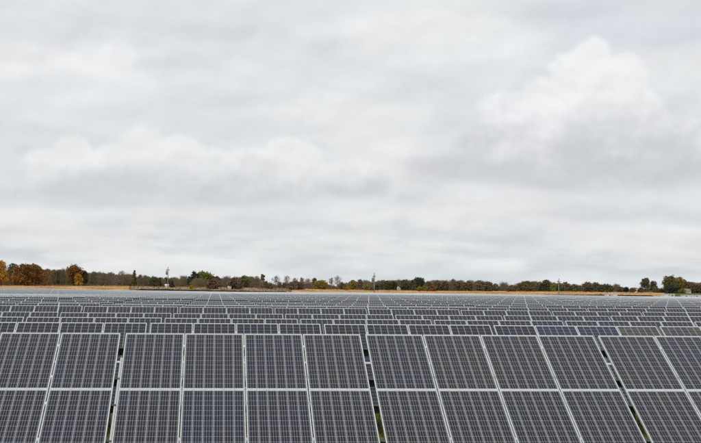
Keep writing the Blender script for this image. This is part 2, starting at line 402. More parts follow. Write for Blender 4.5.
fm = MB(); frame_geo(fm); FRAME = fm.mesh('panel_frame', [MAT['alu']])
PURL_S = [.42, 1.50, 2.36, 3.45]
def purlin_mesh(full=True):
    m = MB(); x0, x1 = -.0372, TP - .0373
    m.box(x0, x1, -.055, 0, -.006, 0); m.box(x0, x1, -.006, 0, -.135, -.0065); m.box(x0, x1, -.055, -.0065, -.135, -.129)
    return m.mesh('purlin', [MAT['steel']])
PURLIN = purlin_mesh()
rm = MB(); rm.box(-.04, .04, -SL + .25, -.25, -.30, -.18); RAFTER = rm.mesh('rafter', [MAT['steel']])
def postmesh(h):
    m = MB(); m.box(-.06, .06, -.005, .005, 0, h); m.box(-.065, -.0605, -.05, .05, 0, h); m.box(.0605, .065, -.05, .05, 0, h)
    return m.mesh('post', [MAT['post']])
def slope(x, s_, d=0):          # local point: x along, s_ metres down the slope, d below the panel plane; origin on the ground under the top edge
    return (x, -s_ * cos(TH) + d * sin(TH), TOPZ - s_ * sin(TH) - d * cos(TH))
POSTS = [(postmesh(TOPZ - .9 * sin(TH) - .24), .9), (postmesh(TOPZ - 3.1 * sin(TH) - .24), 3.1)]
BRIGHT = mb = MB(); mb.box(0, .032, -SL, -.80, -.12, -.05); RAIL = mb.mesh('edge_rail', [MAT['rail']])

cm = MB(); cm.box(-.030, .010, -.035, .035, -.045, .006); CLAMP = cm.mesh('clamp', [MAT['alu']])
TINTS = [((.012, .012, .017), 5), ((.015, .013, .014), 5), ((.009, .012, .028), 3), ((.022, .019, .017), 2)]
def pick(r, bus=1.0):
    c = r.choices([t[0] for t in TINTS], [t[1] for t in TINTS])[0]; k = r.uniform(.85, 1.15)
    kk = 1 if bus == 1 else .7; return (c[0] * k * kk, c[1] * k * kk, c[2] * k * kk * 1.45, bus)
def full_table():
    t = link('solar_table', None)
    t.empty_display_size = .5
    for r in range(2):
        for i in range(4):
            p = link('solar_panel', PANEL, t, slope(i * PM, r * (PL + SEAM)), (TH, 0, 0))
            link('panel_frame', FRAME, p)
    for s_ in PURL_S: link('purlin', PURLIN, t, slope(0, s_, PT + .004), (TH, 0, 0))
    for x in (.85, 3.2): link('rafter', RAFTER, t, slope(x, 0, 0), (TH, 0, 0))
    for x in (.85, 3.2):
        for me, s_ in POSTS: link('post', me, t, (x, -s_ * cos(TH), 0))
    return t
def kids(o): return [c for c in o.children]
def copy_tree(o, parent=None):
    c = o.copy(); COL.objects.link(c)
    if parent: c.parent = parent
    for ch in kids(o): copy_tree(ch, c)
    return c
def simple_geo(m, ox, oy, oz):
    """a whole table as one mesh for the far rows: frames 1, laminates 0, supports 2"""
    k0 = len(m.v)
    org = []
    for r in range(2):
        for i in range(4):
            px, py = i * PM, -r * (PL + SEAM); org.append((px, py))
            frame_geo(m, px, py, 1, .018, .040); m.box(px + .018, px + PW - .018, py - PL + .040, py - .040, -.012, -.004, 0)
    for s_ in PURL_S: m.box(-.037, TP - .038, -s_ - .055, -s_, -.175, -.044, 2)
    for i in range(k0, len(m.v)):
        x, y, z = m.v[i]; m.v[i] = (x, y * cos(TH) - z * sin(TH), y * sin(TH) + z * cos(TH) + TOPZ)
    for x in (.85, 3.2):
        for s_ in (.9, 3.1): m.box(x - .05, x + .05, -s_ * cos(TH) - .04, -s_ * cos(TH) + .04, -.3, TOPZ - s_ * sin(TH) - .2, 2)
    for i in range(k0, len(m.v)):
        x, y, z = m.v[i]; m.v[i] = (x + ox, y + oy, z + oz)
    return org
def uv_simple(me, count):
    uv = me.uv_layers.new(name='UVMap'); nper = len(me.polygons) // count
    data = [0.0] * (2 * len(me.loops)); ref = None
    # faces of each panel: 4 frame boxes (24 faces) then laminate (6 faces); vertex order of the laminate box gives its corners
    corner = [(0, 0), (1, 0), (1, 1), (0, 1)] * 2
    for c in range(count):
        for k in range(8):
            for fi in range(6):
                p = me.polygons[c * nper + k * 30 + 24 + fi]; vb = min(me.polygons[c * nper + k * 30 + 24].vertices)
                for li in p.loop_indices:
                    u = corner[me.loops[li].vertex_index - vb]; data[2 * li] = u[0]; data[2 * li + 1] = u[1]
    uv.data.foreach_set('uv', data)
SM = [MAT['cells'], MAT['alu'], MAT['steel']]
m = MB(); simple_geo(m, 0, 0, 0); SIMPLE = m.mesh('solar_table_far', SM); uv_simple(SIMPLE, 1)

ORD = ['first', 'second', 'third', 'fourth', 'fifth', 'sixth', 'seventh', 'eighth', 'ninth', 'tenth', 'eleventh', 'twelfth', 'thirteenth',
       'fourteenth', 'fifteenth', 'sixteenth', 'seventeenth', 'eighteenth', 'nineteenth', 'twentieth', 'twenty-first', 'twenty-second', 'twenty-third',
       'twenty-fourth', 'twenty-fifth', 'twenty-sixth', 'twenty-seventh', 'twenty-eighth', 'twenty-ninth', 'thirtieth']
def cols(n, margin=0):
    Y = ROW_Y + (n - 1) * PITCH; zy = TOPZ + rowdz(n, .1)
    # picture columns reached by the top edge of this row
    a0 = az_of(0) ; a1 = az_of(701)
    xl, xr = a0 * Y, a1 * Y
    if n == 1: xl, xr = (ray(0, 360).x / ray(0, 360).y) * (Y - 1.2), (ray(700, 334).x / ray(700, 334).y) * Y
    k0 = math.floor((xl - X0 + .06) / TP) - margin; k1 = math.floor((xr - X0 - .06) / TP) + margin
    return k0, k1
proto = full_table(); first = True
GROUP = 'rows of tilted solar panel tables'
total = 0; last_row = 0; CAP = 296
for n in range(1, 33):
    k0, k1 = cols(n)
    if total + (k1 - k0 + 1) > CAP: break
    cnt = k1 - k0 + 1; last_row = n
    Y = ROW_Y + (n - 1) * PITCH
    for i, k in enumerate(range(k0, k1 + 1)):
        r = random.Random(n * 1000 + k)
        x = X0 + k * TP; a = (x + 2) / Y; z = ground_z(x + 2, Y)
        if n <= 10:
            t = proto if first else copy_tree(proto); first = False
            t.name = 'solar_table'; t.location = (x, Y, z)
            for p in kids(t):
                if p.name.startswith('solar_panel'): p.color = pick(r, .3)
        else:
            t = link('solar_table', SIMPLE, None, (x, Y, z)); t.color = pick(r, .3)
        t.rotation_euler = (R(r.uniform(-.12, .12)) * (n > 1), R(r.uniform(-.08, .08)) * (n > 1), 0)
        row = 'front row' if n == 1 else ORD[n - 1] + ' row from the front'
        if n == 1:
            lab = ['dark blue-grey solar panel table in the front row, cut by the photo left edge',
                   'front-row solar panel table left of centre, with a pale rail along its left edge',
                   'front-row solar panel table right of centre, between the two slits that lean left to right',
                   'front-row solar panel table cut by the right edge of the photo'][i]
        elif i == 0: lab = f'solar panel table at the left end of the {row}'
        elif i == cnt - 1: lab = f'solar panel table at the right end of the {row}'
        elif i < cnt / 2: lab = f'solar panel table, {ORD[i]} from the left in the {row}'
        else: lab = f'solar panel table, {ORD[cnt - 1 - i]} from the right in the {row}'
        tag(t, lab, 'solar panels', GROUP)
        if n == 1 and i == 1:
            link('edge_rail', RAIL, t, slope(-.045, 0, 0), (TH, 0, 0))
        if n == 1:
            sel = [(.013, .014, .024), (.022, .019, .017), (.021, .020, .019), (.022, .022, .024)][i]
            for p in kids(t):
                if p.name.startswith('solar_panel'):
                    kk = r.uniform(.85, 1.15); q = pick(r, 1.0); p.color = tuple(.5 * sel[j] * kk + .5 * q[j] for j in range(3)) + (1,)
            if i == 1:
                ps = [p for p in kids(t) if p.name.startswith('solar_panel')]
                ps[5].color = (.010, .014, .032, 1)
        if n == 1:
            for j in range(1, 4):
                for s_ in PURL_S: link('clamp', CLAMP, t, slope(j * PM, s_ + .05, 0), (TH, 0, 0))
        if n == 2 and k in (2, 3):
            ps = [p for p in kids(t) if p.name.startswith('solar_panel')]
            for j in ((3,) if k == 2 else (0, 1, 2)):
                ps[j].color = (.085, .073, .060, .35)
            if k == 2:
                for j in (1, 2): ps[j].color = (.012, .028, .075, .35)
            if k == 2: ps[3].color = (.085, .073, .060, .35)
    total += cnt
print('individual tables', total, 'rows', last_row)
m = MB(); cnt = 0
for n in range(last_row + 1, 33):
    k0, k1 = cols(n, 2); Y = ROW_Y + (n - 1) * PITCH
    for k in range(k0, k1 + 1):
        x = X0 + k * TP; simple_geo(m, x, Y, ground_z(x + 2, Y)); cnt += 1
me = m.mesh('far_solar_rows', SM); uv_simple(me, cnt)
o = link('far_solar_rows', me); o.color = (.014, .014, .018, .3)
tag(o, 'farthest rows of solar panels packed into a pale grey band before the field', 'solar panels', GROUP, 'stuff')

# ------------------------------------------------------------------ trees
def mixc(a, b, t): return tuple(a[i] + (b[i] - a[i]) * t for i in range(3))
C = dict(orange=((.27, .125, .035), (.12, .070, .030)), yellow=((.46, .26, .03), (.34, .19, .03)), rust=((.19, .115, .062), (.11, .078, .05)),
         green=((.105, .105, .045), (.06, .068, .030)), dkgreen=((.045, .065, .038), (.028, .044, .028)), olive=((.16, .15, .06), (.09, .09, .04)),
         ygreen=((.20, .20, .035), (.12, .14, .03)), brown=((.19, .145, .09), (.12, .10, .065)), grey=((.16, .13, .105), (.11, .09, .075)),
         teal=((.018, .045, .042), (.012, .03, .03)), purple=((.12, .10, .08), (.08, .065, .052)), gold=((.30, .20, .04), (.16, .12, .03)),
         maroon=((.155, .115, .083), (.10, .08, .055)))
def tree(px, top, w, kind, Y, label, shape='round', base=None, dens=1.0, group=None, cat='tree', trunk=.25, name=None):
    gx = az_of(px) * Y; gz = ground_z(gx, Y)
    for _ in range(3): gx = at(px, 289, Y).x
    h = max(at(px, top, Y).z - gz, 1.0); r_ = w / 2 * Y / F
    nm = name or {'round': 'broadleaf_tree', 'bare': 'bare_tree', 'cone': 'conical_tree', 'bush': 'bush', 'tall': 'tall_tree', 'wispy': 'bare_tree', 'loose': 'broadleaf_tree'}[shape]
    t = empty(nm, (gx, Y, gz - .05), label, cat, group)
    q = random.Random(int(px * 13 + top * 7 + Y)); ca, cb = [mixc(c, (.125, .10, .07), .15 if kind not in ('yellow', 'orange') else .0) for c in C[kind]]
    ca, cb = [tuple(min(.6, x * (1.22 if kind not in ('yellow', 'orange') else 1.0)) for x in c) for c in (ca, cb)]
    bare = shape in ('bare', 'wispy'); lowf = {'round': .12, 'bush': 0.0, 'cone': .08, 'bare': .10, 'tall': .55, 'loose': .30, 'wispy': .34}[shape]
    tr = MB(); lean = q.uniform(-.03, .03) * h
    tr.tube([(0, 0, 0), (lean * .5, 0, h * .35), (lean, 0, h * .72), (lean * 1.2, 0, h * .95)], [h * .022 + .03, h * .017 + .02, h * .010, h * .003], 6)
    cr = MB(); lobes = []
    nl = {'round': 13, 'bush': 9, 'cone': 12, 'bare': 16, 'tall': 8, 'loose': 11, 'wispy': 9}[shape]
    for i in range(nl):
        f = (i + .5) / nl
        z = h * (lowf + (1 - lowf) * (.12 + .80 * f))
        tt = (z / h - lowf) / (1 - lowf)
        if shape == 'cone': rr = r_ * (1.05 - tt) * .9
        elif shape in ('bare',): rr = r_ * (.35 + .75 * math.sin(pi * min(1, tt * .85 + .1)))
        else: rr = r_ * max(.25, math.sin(pi * min(.97, (tt * .80 + .17))))
        ang = i * 2.4 + q.uniform(-.5, .5); d = rr * q.uniform(.35, .75) if shape != 'cone' else rr * .3
        cr_ = max(r_ * q.uniform(.34, .56), .4) * (.8 if tt > .8 else 1)
        if shape == 'cone': cr_ = max(rr * .75, .3)
        z = min(z, h - cr_ * .75)
        lobes.append((Vector((cos(ang) * d + lean * tt, sin(ang) * d, z)), cr_))
    for c_, rad in lobes:      # limbs reach the clumps
        zb = max(h * .12, c_.z - rad * 1.6)
        tr.tube([(lean * .5, 0, zb), tuple((Vector((lean * .7, 0, zb)) + c_) / 2 + Vector((0, 0, .1 * rad))), tuple(c_)], [h * .008 + .012, h * .006 + .01, .012], 4)
    tr.build('trunk', MAT['palebark'] if bare or shape == 'tall' else MAT['bark'], t, True)
    for c_, rad in lobes:
        shade = q.random(); nleaf = int((150 if not bare else 70) * dens * max(.5, min(2.2, (rad / 1.2) ** 2)))
        for _ in range(nleaf):
            v = Vector((q.gauss(0, 1), q.gauss(0, 1), q.gauss(0, 1))).normalized() * rad * (q.random() ** .45) * q.choice((.8, .95, 1.1, 1.1, 1.38))
            p = c_ + Vector((v.x, v.y, v.z * .85))
            if p.z < .02 * h: p.z = q.uniform(.02, .2) * h
            col = mixc(ca, cb, min(1, max(0, shade * .7 + q.uniform(-.1, .45))))
            if bare:
                L = q.uniform(.5, 1.3) * (.5 + rad * .3); wd = q.uniform(.02, .05) * (1 + h * .05)
                di = (Vector((v.x, v.y, abs(v.z) + rad * .9))).normalized() * L; sd_ = di.cross(Vector((q.uniform(-.3, .3), 1, q.uniform(-.3, .3)))).normalized() * wd
                cr.face([p - sd_, p + sd_, p + di], 0, col)
            else:
                s_ = q.uniform(.13, .30) * (.75 + .35 * min(rad, 2)); n_ = Vector((q.gauss(0, 1), q.gauss(0, 1), q.gauss(0, 1) + .6)).normalized()
                u = n_.orthogonal().normalized() * s_; w_ = n_.cross(u) * q.uniform(.6, 1)
                cr.face([p - u, p - w_ * .9, p + u, p + w_], 0, col)
    cr.build('crown', MAT['leaf'], t)
    return t
TR = [
 (1, 259.5, 12, 'yellow', 600, 'tall yellow-leaved tree cut by the left edge of the photo', 'round', 1),
 (11.5, 262, 9, 'olive', 640, 'olive tree with pointed top right of the yellow tree at the left edge', 'loose', 1),
 (15, 267.5, 6, 'yellow', 612, 'small bright yellow tree left of the wide orange-brown pair', 'round', 1),
 (29, 263, 8, 'green', 660, 'green tree peeping up between and behind the two wide orange-brown crowns', 'round', 1),
 (24.5, 263.8, 17, 'orange', 606, 'wide orange-brown tree, left crown of the touching pair', 'round', 1.4),
 (35, 264.2, 14, 'orange', 610, 'orange-brown tree, right crown of the touching pair', 'round', 1.3),
 (44, 269, 8, 'orange', 640, 'low orange tree just right of the touching orange-brown pair', 'round', .8),
 (53.5, 269, 5, 'olive', 650, 'small grey-green tree top between the orange tree and the lone round orange tree', 'round', .8),
 (64, 268.5, 8, 'orange', 640, 'faded orange tree top left of the lone round orange-brown tree', 'bare', 1.3),
 (74, 264.8, 13, 'orange', 604, 'lone round orange-brown tree standing above the grey thicket', 'round', 1.4),
 (78.5, 273.5, 7, 'yellow', 598, 'small orange-yellow tree at the right foot of the lone round tree', 'round', .9),
 (85, 270, 7, 'dkgreen', 606, 'small dark green tree right of the lone round orange-brown tree', 'round', 1.2),
 (100, 272, 7, 'brown', 620, 'bare brown tree in the thicket right of the dark green tree', 'bare', 1.2),
 (109, 273, 7, 'grey', 620, 'bare grey tree in the low middle of the left thicket', 'bare', 1.2),
 (121.5, 270.5, 6, 'grey', 610, 'tall thin bare grey tree left of the conical green-brown tree', 'bare', 1),
 (128, 274, 7, 'brown', 615, 'bare brown tree touching the left side of the conical green-brown tree', 'bare', 1.2),
 (134, 269, 8, 'olive', 604, 'conical green-brown tree, the tallest between the orange trees and the left pole', 'cone', 1.5),
 (140, 274.5, 4, 'purple', 610, 'narrow dark bare tree right of the conical green-brown tree', 'bare', 1.2),
 (145, 275, 5, 'maroon', 612, 'thin reddish bare tree left of the green tree by the left pole', 'bare', 1),
 (149, 277, 4, 'grey', 612, 'thin grey bare tree touching the green tree by the left pole', 'bare', 1),
 (154, 276.3, 8, 'green', 600, 'bright green tree left of the pole with the transformer', 'round', 1.3),
 (159.5, 277, 5, 'dkgreen', 603, 'narrow dark green tree left of the pole with the transformer', 'cone', 1.3),
 (163, 279, 4, 'brown', 612, 'low bare brown tree directly left of the pole with the transformer', 'bare', 1.2),
 (172, 280.5, 5, 'teal', 585, 'small dark conifer right of the pole with the transformer', 'cone', 1.6),
 (175, 277.5, 6, 'brown', 620, 'bare tree behind the small dark conifer', 'bare', 1),
 (183.5, 276, 8, 'brown', 612, 'pinkish-brown bare tree between the small conifer and the dark green pair', 'bare', 1.4),
 (190, 276, 6, 'dkgreen', 606, 'lower dark green tree at the left of the big green clump', 'round', 1.3),
 (195, 270.8, 8, 'teal', 612, 'tall dark blue-green tree at the left of the big yellow-green tree', 'round', 1.3),
 (203, 271, 12, 'ygreen', 616, 'big yellow-green tree, the highest of the green clump', 'round', 1.3),
 (210.5, 274, 9, 'green', 620, 'olive-green tree forming the right shoulder of the big green clump', 'round', 1.2),
 (217, 276, 7, 'olive', 622, 'fading green tree at the right end of the big green clump', 'round', 1),
 (197.5, 278.5, 10, 'brown', 590, 'bare brown tree in front of the big green clump', 'bare', 1.5),
 (212.5, 278.6, 13, 'rust', 560, 'round rusty-brown tree in front of the right of the green clump', 'bush', 1.4),
 (191.8, 285, 3.4, 'yellow', 560, 'tiny bright yellow bush on the tan grass below the dark green pair', 'bush', .8),
 (226, 276.8, 9, 'grey', 615, 'pinkish bare tree between the two round rusty trees', 'bare', 1.4),
 (234.5, 277, 11, 'maroon', 560, 'round dark red-brown tree right of the bare pinkish tree', 'bush', 1.3),
 (244.5, 275.6, 9, 'olive', 600, 'domed dark olive tree right of the round dark red-brown tree', 'round', 1.4),
 (252.5, 277, 8, 'brown', 612, 'bare brown tree between the domed olive tree and the lollipop tree', 'bare', 1.4),
 (257, 276, 4, 'grey', 612, 'thin bare tree just left of the lollipop tree', 'bare', 1),
 (262.6, 274, 5.5, 'olive', 600, 'lollipop-shaped tree with a long bare trunk and small round crown', 'tall', 1),
 (265.5, 281, 6, 'olive', 596, 'olive shrub at the foot of the lollipop tree', 'bush', 1.2),
 (270.5, 283, 5, 'brown', 596, 'low brown shrub left of the first tall reddish-topped bare tree', 'bush', 1.2),
 (275.6, 275.8, 7, 'maroon', 600, 'left one of the two tall sparse trees with reddish tops', 'wispy', .8),
 (279.5, 282, 4.5, 'grey', 604, 'small grey bare tree between the two tall reddish-topped trees', 'bare', 1),
 (286.5, 276, 7.5, 'maroon', 600, 'right one of the two tall sparse trees with reddish tops', 'wispy', .8),
 (284.5, 283, 4, 'purple', 604, 'short dark bare tree at the foot of the right reddish-topped tree', 'bare', 1.2),
 (295.5, 281.5, 14, 'maroon', 570, 'broad dark brown-red bush at the left end of the right field', 'bush', 1.2),
 (295, 278, 6, 'grey', 606, 'bare spindly tree rising behind the broad dark bush', 'bare', .7),
 (302, 277.5, 4, 'brown', 604, 'slim bare tree at the right side of the broad dark bush', 'bare', 1.1),
 (308, 279, 6, 'grey', 606, 'bare grey tree between the slim tree and the olive-brown clump', 'bare', .9),
 (314.5, 277.8, 5, 'olive', 602, 'narrow olive tree, the taller one in the olive-brown clump', 'loose', 1.2),
 (320.5, 280.5, 11, 'gold', 600, 'rounded gold-brown tree on the right of the olive-brown clump', 'round', 1.1),
 (331.5, 278, 5, 'grey', 600, 'left one of the two tall grey bare trees by the gap of sky', 'wispy', .8),
 (337.2, 276.3, 6.5, 'grey', 600, 'right one of the two tall grey bare trees by the gap of sky', 'wispy', .8),
 (342, 282, 4, 'olive', 606, 'small dark olive tree right of the two tall grey bare trees', 'round', 1),
 (346, 284.5, 6, 'gold', 596, 'low yellow-green shrub left of the golden-olive tree', 'bush', 1),
 (353, 279.8, 8, 'gold', 602, 'golden-olive tree left of the middle pole', 'round', 1.1),
 (360, 278.8, 5, 'maroon', 604, 'sparse reddish tree top left of the middle pole', 'loose', .7),
 (366, 281.5, 7, 'brown', 610, 'brown tree behind the bright yellow-green bush', 'bare', 1.5),
 (368.5, 284.3, 8, 'ygreen', 592, 'bright yellow-green bush left of the foot of the middle pole', 'bush', 1.2),
 (372.5, 286.5, 5, 'rust', 588, 'low orange-brown bush at the foot of the middle pole', 'bush', 1),
 (377, 284.5, 5, 'dkgreen', 600, 'small dark green bush just right of the middle pole', 'bush', 1.2),
 (381.5, 281.2, 6, 'maroon', 606, 'reddish-brown tree second to the right of the middle pole', 'round', 1),
 (387.5, 281, 9, 'green', 604, 'wide brown-green tree between the middle pole and the white shed', 'round', 1.2),
 (393.8, 281.3, 6.5, 'dkgreen', 600, 'dark green tree just left of the white shed', 'round', 1.3),
 (399, 279.8, 6, 'brown', 625, 'brown bare tree rising behind the white shed', 'bare', 1.5),
 (405, 280, 9.5, 'green', 600, 'square-shaped dark olive-green tree just right of the white shed', 'round', 1.6),
 (413, 280.2, 7, 'purple', 606, 'grey-brown tree between the olive-green tree and the dark green dome', 'round', 1),
 (418.5, 277.3, 11, 'dkgreen', 612, 'dark green dome-shaped tree, tallest right of the white shed', 'round', 1.5),
 (419.5, 286, 5, 'gold', 588, 'low yellow bush, left of the yellow-green pair below the dark green dome', 'bush', 1),
 (424.5, 285.7, 7, 'ygreen', 588, 'low yellow-green bush beside the orange bush', 'bush', 1),
 (428, 281, 7, 'maroon', 606, 'reddish-brown tree behind the yellow-green and orange bushes', 'round', 1),
 (432.5, 285.6, 7, 'orange', 586, 'low orange bush right of the yellow-green bush', 'bush', 1.1),
 (437, 280.3, 9, 'brown', 606, 'rounded brown tree behind the orange bush', 'round', 1.2),
 (445, 281.5, 8, 'purple', 606, 'grey-brown round tree right of the one behind the orange bush', 'round', 1.2),
 (453, 279, 5, 'grey', 606, 'bare grey tree with raised top right of the brown round trees', 'bare', 1.2),
 (459, 281, 9, 'olive', 602, 'olive-brown round tree left of centre in the long brown row', 'round', 1.2),
 (468.5, 281, 9, 'rust', 604, 'rust-brown round tree in the middle of the long brown row', 'round', 1.2),
 (480, 280.3, 9, 'brown', 602, 'brown round tree, highest at the right of the long brown row', 'round', 1.3),
 (488.5, 281.6, 9, 'maroon', 604, 'red-brown tree second from the right end of the long brown row', 'round', 1.2),
 (495.5, 283.4, 6, 'brown', 606, 'brown tree ending the long row before the dip', 'round', 1.1),
 (503.5, 282.8, 8, 'grey', 606, 'grey bare tree standing in the dip left of the rusty shrub', 'bare', 1.4),
 (511.5, 285.3, 10, 'rust', 596, 'low rusty shrub in the dip of the tree line', 'bush', 1.3),
 (520, 283, 7, 'olive', 604, 'sloping olive tree right of the rusty shrub in the dip', 'round', 1.2),
 (526.5, 281, 10, 'olive', 602, 'large olive-brown tree at the left of the high clump', 'round', 1.3),
 (535.5, 281.3, 10, 'brown', 600, 'broad brown tree in the high clump left of the right pole', 'round', 1.3),
 (546.5, 279.8, 8.5, 'rust', 602, 'red-brown tree with peaked top left of the right pole', 'round', 1.3),
 (542, 283, 5, 'dkgreen', 598, 'dark tree in front of the peaked red-brown tree', 'round', 1.2),
 (553, 284, 6, 'ygreen', 596, 'yellow-green tree just left of the right pole', 'round', 1.2),
 (559, 283, 7, 'olive', 604, 'olive tree directly behind the right pole', 'round', 1.1),
 (565.5, 282.3, 9, 'brown', 602, 'brown tree just right of the right pole', 'round', 1.3),
 (574, 284.2, 7, 'olive', 602, 'short olive-brown tree two crowns right of the right pole', 'round', 1),
 (580, 285.5, 5, 'grey', 604, 'small grey bare tree in the low spot left of the dark red-brown dome', 'bare', 1.2),
 (588, 282.3, 10, 'maroon', 600, 'dark red-brown dome-shaped tree, left crown of two', 'round', 1.4),
 (596, 282.6, 9, 'maroon', 602, 'dark red-brown tree, right crown of two, beside the green dome', 'round', 1.4),
 (605.5, 284.8, 12, 'green', 596, 'green dome-shaped tree above the left white cabinet', 'round', 1.4),
 (616, 284.3, 6, 'grey', 606, 'grey bare tree right of the green dome', 'bare', 1.4),
 (620, 286.5, 6, 'purple', 600, 'dark brown round bush right of the grey bare tree', 'bush', 1.2),
 (626, 287, 5, 'teal', 600, 'dark blue-green tree before the gap of sky', 'round', 1.3),
 (632.5, 287.8, 5.5, 'rust', 596, 'small rusty tree at the left of the white house', 'round', 1.2),
 (640.5, 287.5, 6, 'green', 592, 'low green bush right of the white house', 'bush', 1.2),
 (645.5, 277.8, 9.5, 'green', 600, 'tall green tree with see-through crown right of the white house', 'loose', 1.1),
 (653, 280.8, 7, 'purple', 602, 'dark purple-brown upright tree beside the tall green tree', 'round', 1.3),
 (657, 288, 7, 'green', 594, 'low green hedge bush left of the pink-roofed house', 'bush', 1.2),
 (661.5, 288.8, 6, 'dkgreen', 596, 'dark hedge bush touching the pink-roofed house', 'bush', 1.2),
 (670, 276, 13, 'olive', 598, 'big olive tree right of the pink-roofed house, its crown spreading', 'loose', 1.5),
 (669, 284, 10, 'dkgreen', 592, 'dark green tree under the big spreading olive tree', 'round', 1.3),
 (679, 276.8, 9, 'gold', 602, 'brown-gold tall tree right of the big spreading olive tree', 'loose', 1.2),
 (684.5, 279, 6, 'olive', 606, 'olive tree with a small high top right of the brown-gold tree', 'loose', 1.1),
 (677, 286, 8, 'dkgreen', 592, 'dark green bush below the brown-gold tall tree', 'bush', 1.3),
 (682.5, 288.5, 6, 'ygreen', 586, 'yellow-green bush beside the grey-roofed shed', 'bush', 1),
 (690.5, 282.2, 13, 'rust', 602, 'broad rusty tree behind the grey-roofed shed', 'round', 1.4),
 (700, 283.2, 12, 'brown', 600, 'brown tree at the right edge of the photo', 'round', 1.4),
]
for (px, top, w, kind, Y, lab, shape, dens) in TR:
    tree(px, top, w * (1.28 if shape != 'tall' else 1.1), kind, Y, lab, shape, dens=dens, cat='bush' if shape == 'bush' else 'tree')

# the thicket behind them
PROF = [(-30, 270), (20, 270), (40, 270.5), (60, 271), (90, 272.5), (110, 274.5), (118, 276), (130, 276), (150, 279), (180, 279.5), (190, 281), (220, 279), (240, 279), (256, 279),
        (262, 283), (268, 284), (272, 286.5), (285, 286.5), (290, 284), (305, 284), (325, 284), (329, 287), (336, 287), (342, 285), (350, 282.5), (365, 282), (400, 282), (440, 282), (470, 282),
        (490, 284), (498, 287), (508, 286.5), (520, 284.5), (545, 283.5), (570, 285.5), (579, 287.5), (600, 286.5), (612, 287), (620, 288.5), (627, 291), (640, 291), (650, 290), (664, 290), (668, 285), (690, 284.5), (740, 286)]
PX, PYT = [p[0] for p in PROF], [p[1] for p in PROF]
KC = [((.18, .14, .11), 4), ((.12, .095, .075), 4), ((.11, .10, .05), 3), ((.18, .095, .05), 2), ((.24, .19, .145), 3), ((.05, .048, .035), 2)]
m = MB(); q = random.Random(5); x = -30.0
while x < 735:
    wpx = q.uniform(3, 7); Y = q.uniform(628, 668); ca = q.choices([k[0] for k in KC], [k[1] for k in KC])[0]; cb = q.choices([k[0] for k in KC], [k[1] for k in KC])[0]
    if x < 60 and q.random() < .35: ca = (.24, .11, .03)
    cpt = at(x, 289, Y); gz = ground_z(cpt.x, Y); top = interp(x, PX, PYT) + q.uniform(-1.2, 1.6); h = at(x, top, Y).z - gz
    if h > .4:
        for _ in range(int(620 * max(.5, h / 4))):
            zz = q.random() ** 1.25 * h; ww = wpx * Y / F * (1.0 if zz < h * .6 else 1.0 - .75 * (zz / h - .6) / .4)
            p = Vector((cpt.x + q.uniform(-1, 1) * ww, Y + q.uniform(-4, 4), gz + zz)); L = q.uniform(.4, 1.1); wd = q.uniform(.04, .12) * (1.5 if zz < h * .4 else 1)
            tlt = Vector((q.uniform(-.45, .45), q.uniform(-.3, .3), 1)).normalized() * L
            col = mixc(ca, cb, q.random()); m.face([p - Vector((wd, 0, 0)), p + Vector((wd, q.uniform(-.1, .1), 0)), p + tlt], 0, col)
    x += wpx * q.uniform(.35, .6)
tag(m.build('thicket', MAT['leaf']), 'grey-brown leafless thicket filling the tree line behind the single trees', 'thicket', kind='stuff')
# rough grass and weeds under the trees and on the meadow
m = MB()
for _ in range(9000):
    px = q.uniform(-30, 735); Y = q.uniform(560, 628) if not (128 < px < 292) else q.uniform(440, 628); p = at(px, 289, Y); z = ground_z(p.x, Y)
    mid = 128 < px < 292
    if not mid and Y < 606: continue
    h = q.uniform(.15, .5) if mid else q.uniform(.3, 1.3); w = q.uniform(.1, .35)
    col = mixc((.30, .20, .11), (.10, .075, .035), q.random()) if mid else mixc((.16, .12, .07), (.08, .075, .035), q.random())
    m.face([(p.x - w, Y, z), (p.x + w, Y + q.uniform(-.2, .2), z), (p.x + q.uniform(-.2, .2), Y, z + h)], 0, col)
tag(m.build('weeds', MAT['leaf']), 'tan and brown weeds along the foot of the tree line', 'weeds', kind='stuff')

# ------------------------------------------------------------------ poles
def pole(px, top, Y, label, transformer=False, arm=1.0):
    p = at(px, 289, Y); gz = ground_z(p.x, Y); h = at(px, top, Y).z - gz
    t = empty('utility_pole', (p.x, Y, gz - .02), label, 'pole', 'utility poles in the field')
    m = MB(); m.tube([(0, 0, 0), (0, 0, h * .5), (0, 0, h)], [.14, .12, .09], 10); m.build('pole', MAT['wood'], t, True)
    m = MB(); m.box(-arm, arm, -.17, -.06, h - .75, h - .62); a = m.build('crossarm', MAT['wood'], t)
    for xx in (-arm * .9, -arm * .45, arm * .9):
        m = MB(); m.tube([(xx, -.115, h - .62), (xx, -.115, h - .50), (xx, -.115, h - .40)], [.05, .08, .04], 8); m.build('insulator', MAT['ceramic'], a, True)
    m = MB(); m.tube([(0, 0, h), (0, 0, h + .12), (0, 0, h + .25)], [.05, .08, .03], 8); m.build('insulator', MAT['ceramic'], t, True)
    if transformer:
        m = MB(); m.tube([(-.36, -.05, h - 1.9), (-.36, -.05, h - 1.85), (-.36, -.05, h - 1.0), (-.36, -.05, h - .93)], [.2, .24, .24, .18], 12)
        k = m.build('transformer', MAT['grey'], t, True)
        m = MB(); m.tube([(-.36, -.05, h - .93), (-.36, -.05, h - .7)], [.05, .03], 6); m.build('bushing', MAT['ceramic'], k, True)
    return t
pole(167.8, 267.6, 400, 'wooden utility pole with a transformer near its top, left of the big green tree clump', True, .45)
pole(374.2, 273.8, 352, 'wooden utility pole with a short crossarm, right of the bright yellow-green bush', True, .30)
pole(558.8, 279, 352, 'thin bare wooden utility pole, rightmost of the three', False, .42)

